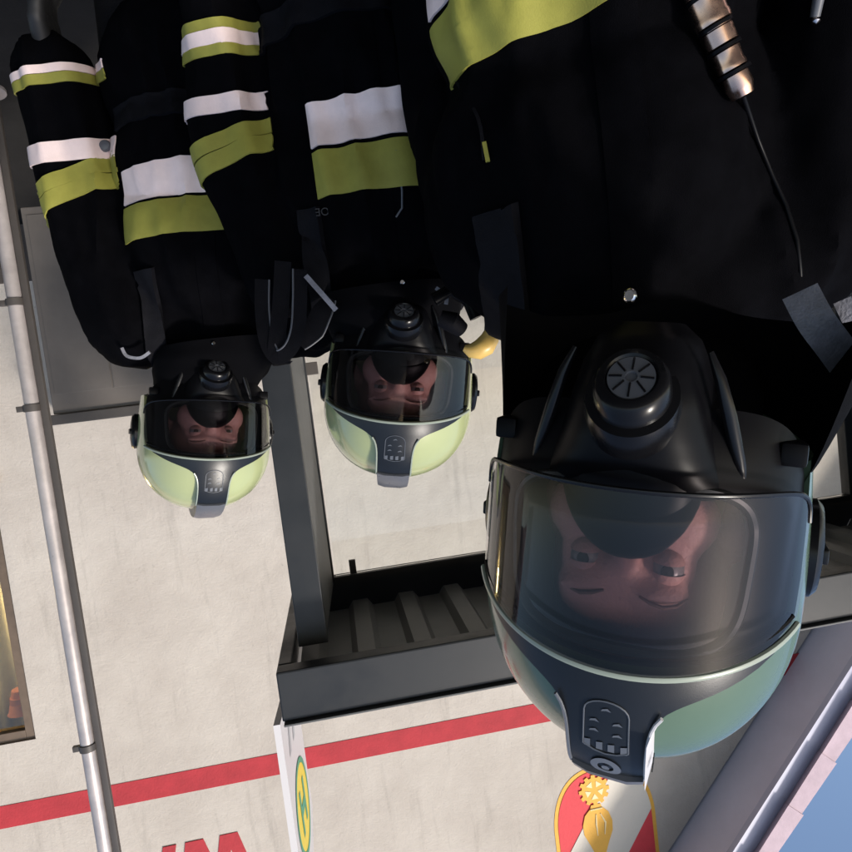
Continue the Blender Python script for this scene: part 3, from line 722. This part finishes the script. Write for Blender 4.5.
# wall around the window opening, butted pieces
b2 = MB(); xs = [WX0, wx0, wx1, WX1]
def zr(x): return EAVE+(min(x-WX0, WX1-x))*SL
poly1 = [(WX0,.5),(wx0,.5),(wx0,zr(wx0) if wx0<ridge_x else RZ),(ridge_x,RZ),(WX0,EAVE)]
if wx0 > ridge_x: poly1 = [(WX0,.5),(wx0,.5),(wx0,zr(wx0)),(ridge_x,RZ),(WX0,EAVE)]
wpoly(poly1)
wpoly([(wx0,.5),(wx1,.5),(wx1,wz0),(wx0,wz0)]); wpoly([(wx0,wz1),(wx1,wz1),(wx1,zr(wx1)),(wx0,zr(wx0))]); wpoly([(wx1,.5),(WX1,.5),(WX1,EAVE),(wx1,zr(wx1))])
# side walls and back
b.box((WX0,.251,.5), (WX0+.25,9,EAVE)); b.box((WX1-.25,.251,.5), (WX1,9,EAVE)); b.box((WX0+.251,8.75,.5), (WX1-.251,9,EAVE))
wall = b.build('wall', M['wall'], hs, False)
b = MB(); b.box((WX0-.02,-.025,.0), (WX1+.02,9.02,.5), .006); b.build('plinth', M['plinth'], hs, False)
# painted stripe
b = MB(); b.box((WX0+.002,-.004,4.15), (WX1-.002,-.0005,4.315)); b.build('red_stripe', M['red'], hs, False)
# painted word (only its first letters reach into view)
t = text_mb('WA', .1, .002)
zs = [v.z for v in t.v]; 
t = MB()
dep = [.0040]
def bar(p, q, w):   # slanted stroke with flat ends
    dep[0] += .0008; dp = -dep[0]
    t.prism([(p[0]-w/2,p[1]),(p[0]+w/2,p[1]),(q[0]+w/2,q[1]),(q[0]-w/2,q[1])], lambda c: Vector((c[0], dp, c[1])), lambda c: Vector((c[0], -.0008, c[1])))
zb, zt = 4.69, 5.25
for (p, q) in [((1.17,zb),(1.03,zt)), ((1.205,zb+.001),(1.30,zt-.15)), ((1.42,zb),(1.305,zt-.15)), ((1.455,zb+.001),(1.58,zt))]: bar(p, q, .095)
bar((1.615,zb),(1.755,zt),.095); bar((1.915,zb),(1.785,zt-.001),.095)
t.box((1.66,-.0036,zb+.15),(1.86,-.0009,zb+.23))
t.build('painted_word', M['red'], hs, False)
# crest
CX, CB, CW = -1.73, 4.755, .43
def shield(w, zb_, zt_, n=20):
    pts = [(-w, zt_)] + [(-w*math.cos(PI/2*i/n)**.75 if i < n else 0, zb_+ (w*1.15)*(1-math.sin(PI/2*i/n))) for i in range(n+1)]
    pts += [(-x, z) for x, z in reversed(pts[:-1])]; return [(CX+x, z) for x, z in pts]
cr = MB(); cr.prism(shield(CW, CB, 5.75), lambda c: Vector((c[0],-.004,c[1])), lambda c: Vector((c[0],-.0005,c[1]))); crest = cr.build('painted_crest', M['crest_yellow'], hs, False)
inn = shield(CW-.032, CB+.032, 5.718)
c2 = MB(); c2.prism(inn, lambda c: Vector((c[0],-.008,c[1])), lambda c: Vector((c[0],-.0045,c[1]))); c2.build('crest_field', M['red_crest'], crest, False)
# white diagonal: clip inner shield with two lines
def clip_poly(poly, a, bb, c):
    out = []
    for i in range(len(poly)):
        p, q = poly[i], poly[(i+1)%len(poly)]; dp = a*p[0]+bb*p[1]-c; dq = a*q[0]+bb*q[1]-c
        if dp >= 0: out.append(p)
        if dp*dq < 0: s = dp/(dp-dq); out.append((p[0]+s*(q[0]-p[0]), p[1]+s*(q[1]-p[1])))
    return out
nrm = (.82, -.57)      # edges of the white diagonal
wp = clip_poly(clip_poly(inn, nrm[0], nrm[1], -4.707), -nrm[0], -nrm[1], 4.247)
c3 = MB(); c3.prism(wp, lambda c: Vector((c[0],-.012,c[1])), lambda c: Vector((c[0],-.0085,c[1]))); c3.build('crest_band', M['crest_white'], crest, False)
# cog and bulb
gx, gz = CX+.07, CB+.19
c4 = MB(); N = 12; outer = []
for i in range(N):
    for da, r in ((-.17,.105),(-.12,.128),(.12,.128),(.17,.105)):
        a = 2*PI*i/N+da; outer.append((gx+r*math.cos(a), gz+r*math.sin(a)))
c4.prism(outer, lambda c: Vector((c[0],-.0165,c[1])), lambda c: Vector((c[0],-.0125,c[1])))
bulb = [(gx-.04,gz+.12),(gx+.04,gz+.12),(gx+.05,gz+.15),(gx+.1,gz+.2),(gx+.125,gz+.28),(gx+.12,gz+.36),(gx+.08,gz+.45),(gx+.04,gz+.55),(gx+.04,gz+.72),(gx-.04,gz+.72),(gx-.04,gz+.55),(gx-.08,gz+.45),(gx-.12,gz+.36),(gx-.125,gz+.28),(gx-.1,gz+.2),(gx-.05,gz+.15)]
c4.prism(bulb, lambda c: Vector((c[0],-.0170,c[1])), lambda c: Vector((c[0],-.0126,c[1])))
cog = c4.build('crest_charge', M['crest_yellow'], crest, False)
c5 = MB()
for i in range(5):
    a = 2*PI*i/5+.3
    tri = [(gx+r*math.cos(a+d), gz+r*math.sin(a+d)) for r, d in ((.028,0),(.078,-.38),(.078,.38))]
    c5.prism(tri, lambda c: Vector((c[0],-.019,c[1])), lambda c: Vector((c[0],-.0171,c[1])))
c5.tube([(gx-.05,-.0195,gz+.155),(gx+.05,-.0195,gz+.155)], .006, 6)
c5.build('cog_hub', M['crest_pale'], cog, False)
for s in (-1,.2):
    c5 = MB(); c5.tube([(gx+s*.03,-.0195,gz+.2),(gx+s*.065,-.0195,gz+.28),(gx+s*.05,-.0195,gz+.38)], [.004,.008,.004], 6); c5.build('crest_highlight', M['crest_pale'], cog, False)
# window with lit room
w = MB(); fw = .07
for a_, b_ in [((wx0,.02,wz0),(wx0+fw,.12,wz1)), ((wx1-fw,.02,wz0),(wx1,.12,wz1)), ((wx0+fw+.001,.02,wz1-fw),(wx1-fw-.001,.12,wz1)), ((wx0+fw+.001,.02,wz0),(wx1-fw-.001,.12,wz0+fw)), ((3.02,.03,wz0+fw+.001),(3.08,.11,wz1-fw-.001))]: w.box(a_, b_, .004)
wf = w.build('window', M['frame'], hs, False)
w = MB(); w.box((wx0+fw,.066,wz0+fw), (wx1-fw,.072,wz1-fw)); w.build('pane', M['winpane'], wf, False)
w = MB(); w.box((wx0-.05,-.05,wz0-.05), (wx1+.05,.0,wz0-.002), .005); w.build('sill', M['frame'], wf, False)
w = MB(); w.box((wx0-.4,1.5,wz0-.6), (wx1+.4,1.52,wz1+.4)); w.box((wx0-.42,.26,wz0-.6), (wx0-.4,1.5,wz1+.4)); w.box((wx1+.4,.26,wz0-.6), (wx1+.42,1.5,wz1+.4)); w.box((wx0-.4,.26,wz1+.4),(wx1+.4,1.5,wz1+.42)); w.box((wx0-.4,.26,wz0-.62),(wx1+.4,1.5,wz0-.6))
w.build('room', M['darkroom'], hs, False)
w = MB(); w.lathe([(.04,0),(.08,0),(.12,-.2),(.03,-.2)], (0,0,1), (3.02,.36,2.85), 24); w.build('lamp_shade', M['lampglow'], hs)
w = MB(); w.grid(lambda u, v: Vector((wx0-.35+1.75*u, .46+.02*math.sin(u*70), wz0-.1+(wz1-wz0+.3)*v)), 160, 2); w.build('curtain', M['curtain'], hs)
w = MB(); w.lathe([(.07,0),(.11,.16),(.12,.17),(.1,.17),(.09,.05)], (0,0,1), (2.56,.26,3.42), 20); w.build('hanging_pot', M['roomred'], hs)
# roof: slabs, soffit, verge board, tiles
def slope_pt(s, y, h):      # s metres along x from the left eave outward/up; h normal offset
    n = Vector((-SL, 0, 1)).normalized(); return Vector((WX0+s, y, EAVE+s*SL)) + n*h
def slab(mb, s0, s1, y0, y1, h0, h1, mirror=False):
    v = [slope_pt(s, y, h) for h in (h0, h1) for (s, y) in ((s0,y0),(s1,y0),(s1,y1),(s0,y1))]
    if mirror: v = [Vector((2*ridge_x-p.x, p.y, p.z)) for p in v]
    mb.add(v, [(0,3,2,1),(4,5,6,7),(0,1,5,4),(1,2,6,5),(2,3,7,6),(3,0,4,7)])
full = ridge_x-WX0; OV = -.58
for mir in (False, True):
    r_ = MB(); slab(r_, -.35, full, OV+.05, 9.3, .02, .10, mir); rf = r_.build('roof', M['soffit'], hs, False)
    k_ = MB(); n_ = 22
    for i in range(14):                                             # tongue and groove soffit boards
        pass
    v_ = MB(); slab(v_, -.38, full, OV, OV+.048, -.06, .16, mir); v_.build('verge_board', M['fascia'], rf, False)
    t_ = MB(); L0 = .30; i = 0; s = -.42
    while s < full:
        s1 = min(s+L0+.035, full+.02)
        a = [slope_pt(s, OV-.07, .165+.028), slope_pt(s1, OV-.07, .165), slope_pt(s1, OV+.10, .165), slope_pt(s, OV+.10, .165+.028)]
        lo = [slope_pt(s, OV-.07, .05+.0), slope_pt(s1, OV-.07, .05), slope_pt(s1, OV-.045, .05), slope_pt(s, OV-.045, .05)]
        top = [p+Vector((0,0,.03)) for p in a]
        vv = [slope_pt(s, OV-.07-.008, .045), slope_pt(s1, OV-.07, .055), slope_pt(s1, OV-.07, .185), slope_pt(s, OV-.07-.008, .197),
              slope_pt(s, OV+.16, .04+.12), slope_pt(s1, OV+.16, .04+.12), slope_pt(s1, OV+.16, .185), slope_pt(s, OV+.16, .197)]
        if mir: vv = [Vector((2*ridge_x-p.x, p.y, p.z)) for p in vv]
        t_.add(vv, [(0,1,2,3),(4,7,6,5),(0,4,5,1),(3,2,6,7),(0,3,7,4),(1,5,6,2)])
        s += L0
    t_.build('verge_tiles', M['tile'], rf, False)
    m_ = MB(); slab(m_, -.42, full, OV+.165, 9.3, .17, .20, mir); m_.build('roof_tiles', M['tile'], rf, False)

# ------------------------------------------------------------------ cabinet at the wall
cb = empty('utility_cabinet', (0, 4.6, .12)); tag(cb, 'taupe metal cabinet with dark top trim against the cream wall, behind the farthest firefighter', 'cabinet')
b = MB(); b.box((1.0,0,0), (1.78,.34,1.22), .006); b.v = [Vector((p.x,p.y,p.z*1.08)) for p in b.v]; b.build('housing', M['cabinet'], cb, False)
b = MB(); b.box((.97,-.03,1.319), (1.84,.37,1.385), .006); b.build('top_trim', M['cab_dark'], cb, False)
b = MB(); b.box((1.03,-.006,.05), (1.385,-.001,1.19), .002); b.build('door', M['cabinet'], cb, False)
b = MB(); b.box((1.395,-.006,.05), (1.75,-.001,1.19), .002); b.build('door', M['cabinet'], cb, False)

# ------------------------------------------------------------------ pole
pp = empty('grey_pole', (1.237, 3.0, .12)); tag(pp, 'slim galvanised grey pole standing beside the farthest firefighter', 'pole')
b = MB(); b.lathe([(.03,0),(.03,4.6),(.001,4.6)], (0,0,1), (0,0,0), 28); b.build('shaft', M['pole'], pp)
b = MB(); b.box((-.062,-.012,0), (-.034,.012,4.5), .004); b.build('rail', M['cab_dark'], pp)
for z in (.98, 1.42, 2.9):
    b = MB(); b.lathe([(.031,-.016),(.036,-.014),(.036,.014),(.031,.016)], (0,0,1), (0,0,z-.12), 28); b.box((.03,-.01,z-.132), (.062,.01,z-.108), .002); b.build('bracket', M['cab_dark'], pp)
b = MB(); b.lathe([(.09,0),(.09,.012),(.035,.016),(.035,.05)], (0,0,1), (0,0,0), 28); b.build('base_flange', M['pole'], pp)

# ------------------------------------------------------------------ bus shelter
sh = empty('bus_shelter', (0, 2.3, .12)); tag(sh, 'anthracite bus shelter with corrugated roof behind the firefighters', 'bus shelter')
G = -.12
X0, X1 = .315, -2.98
b = MB(); b.box((X1,0,2.44+G), (X0,.07,2.615+G), .006); b.build('fascia', M['anthracite'], sh, False)
b = MB(); b.box((X1+.02,-.018,2.618+G), (X0-.005,.06,2.626+G), .003); b.build('drip_edge', M['anth_side'], sh, False)
for x in (X0, X1+.05):
    b = MB(); b.box((x-.05,.072,2.44+G), (x,.99,2.612+G), .006); b.build('end_beam', M['anthracite'], sh, False)
b = MB(); b.box((X1+.052,.93,2.40+G), (X0-.052,.99,2.575+G), .005); b.build('rear_rail', M['anthracite'], sh, False)
b = MB()   # corrugated roof
W_ = .225; pr = [(0,0),(.075,0),(.1,.04),(.2,.04)]
x = X0-.06; top = []
while x > X1+.06:
    top += [(x,0),(x-.07,0),(x-.095,.036),(x-.20,.036)]; x -= .225
nn_ = len(top); v = []
for (xx_, dz) in top:
    for (y, z0) in ((.072,2.585),(.928,2.575)): v += [(xx_, y, z0-.05+dz+G), (xx_, y, z0-.046+dz+G)]
f = []
for i in range(nn_-1):
    a = i*4; c = (i+1)*4; f += [(a,c,c+2,a+2),(a+1,a+3,c+3,c+1),(a,a+1,c+1,c),(a+2,c+2,c+3,a+3)]
b.add(v, f); b.build('corrugated_roof', M['sheet'], sh, False)
# side frames: front post, side panel, rear post
for x, w_ in ((.135,.11), (X1+.27,.07)):
    b = MB(); b.box((x,.20,0), (x+w_,.27,2.438+G), .004); b.build('post', M['anthracite'], sh, False)
    b = MB(); b.box((x-.03,.92,0), (x+w_-.03,.985,2.398+G), .004); b.build('post', M['anthracite'], sh, False)
    b = MB(); b.prism([(x+.006,.2715),(x-.022,.9185),(x-.004,.9185),(x+.024,.2715)], lambda c: Vector((c[0],c[1],.25)), lambda c: Vector((c[0],c[1],2.43+G))); b.build('side_panel', M['anth_side'], sh, False)
# rear glass panes with clamps
xs = [.10, -.93, -2.70]
for i in range(2):
    b = MB(); b.box((xs[i+1]+.004,.95,.25), (xs[i]-.004,.958,2.398+G)); b.build('glass_pane', M['pane'], sh, False)
for (x, z) in ((.085,1.385),(-.905,1.565),(-.905,.6),(-2.6,1.6),(.085,.6)):
    b = MB(); b.box((x-.035,.935,z-.03+G), (x+.035,.949,z+.03+G), .003); b.build('glass_clamp', M['cab_dark'], sh, False)
for x in (.01,-.7,-1.4,-2.1):
    b = MB(); b.box((x-.016,.935,2.33+G), (x+.016,.955,2.398+G), .002); b.build('clip', M['anthracite'], sh, False)
b = MB(); b.box((-2.3,.55,.44), (-.3,.85,.48), .008); bn = b.build('bench_seat', M['anth_side'], sh, False)
for x in (-2.0,-.6):
    b = MB(); b.box((x-.03,.62,0), (x+.03,.78,.438), .004); b.build('bench_leg', M['anthracite'], sh, False)

# ------------------------------------------------------------------ bus stop sign on the shelter corner
bs = empty('stop_sign', (.342, 2.34, 2.62)); tag(bs, 'narrow white bus stop sign with yellow H disc standing on the shelter roof corner', 'sign')
dirS = Vector((-.045, 1, 0)).normalized(); nS = Vector((-dirS.y, dirS.x, 0)); wS = .46
def sp(u, z, o): return dirS*(u*wS)+Vector((0,0,z)) + nS*o
out = [(0,0),(1,0),(1.0,.46),(.62,.86),(.0,.86)]
out = [(0,0.02),(1,0.02),(1,.62),(.55,.80),(0,.80)]
b = MB(); b.prism(out, lambda c: sp(c[0],c[1],-.012), lambda c: sp(c[0],c[1],.012)); pl = b.build('plate', M['white'], bs, False)
for o_ in (-1, 1):
    b = MB(); 
    def dsc(r0, r1, off):
        b.grid(lambda u, v: sp(.5,.47,0)+(dirS*math.cos(2*PI*u)+Vector((0,0,1))*math.sin(2*PI*u))*(r0+(r1-r0)*v)+nS*off*o_, 36, 1, True)
    dsc(.001,.158,.0135); dd = b.build('yellow_disc', M['sign_yellow'], pl, False)
    b = MB(); dsc(.154,.176,.0145); b.build('green_ring', M['sign_green'], dd, False)
    b = MB()
    for (u0,u1,z0,z1) in ((.5-.15,.5-.08,.385,.555),(.5+.08,.5+.15,.385,.555),(.5-.079,.5+.079,.45,.49)):
        b.add([sp(u0,z0,.0150*o_), sp(u1,z0,.0150*o_), sp(u1,z1,.0150*o_), sp(u0,z1,.0150*o_)], [(0,1,2,3)])
    b.build('letter', M['sign_green'], dd, False)
    b = MB()
    for u in (.35,.6): b.add([sp(u,.06,.0135*o_), sp(u+.1,.06,.0135*o_), sp(u-.03,.2,.0135*o_), sp(u-.13,.2,.0135*o_)], [(0,1,2,3)])
    b.build('grey_print', M['sign_grey'], pl, False)

# ------------------------------------------------------------------ light
SUN_AZ = Vector((-.45,-.66,.6)).normalized()       # direction towards the light
wd = bpy.data.worlds.new('World'); S.world = wd; wd.use_nodes = True; nt = wd.node_tree
sky = nt.nodes.new('ShaderNodeTexSky'); sky.sky_type = 'NISHITA'; sky.sun_disc = False
el = math.asin(SUN_AZ.z); sky.sun_elevation = el; sky.sun_rotation = math.atan2(SUN_AZ.x, SUN_AZ.y)
sky.air_density = 1.0; sky.dust_density = 1.5; sky.ozone_density = 1.0
nt.links.new(sky.outputs[0], nt.nodes['Background'].inputs[0]); nt.nodes['Background'].inputs[1].default_value = .125
sl = bpy.data.lights.new('sun', 'SUN'); sl.energy = 2.2; sl.angle = R(7); sl.color = (1,.93,.84)
so = bpy.data.objects.new('sun', sl); C.objects.link(so); so.rotation_euler = SUN_AZ.to_track_quat('Z','Y').to_euler()
S.view_settings.view_transform = 'Standard'; S.view_settings.look = 'None'; S.view_settings.gamma = 1; S.view_settings.exposure = .70
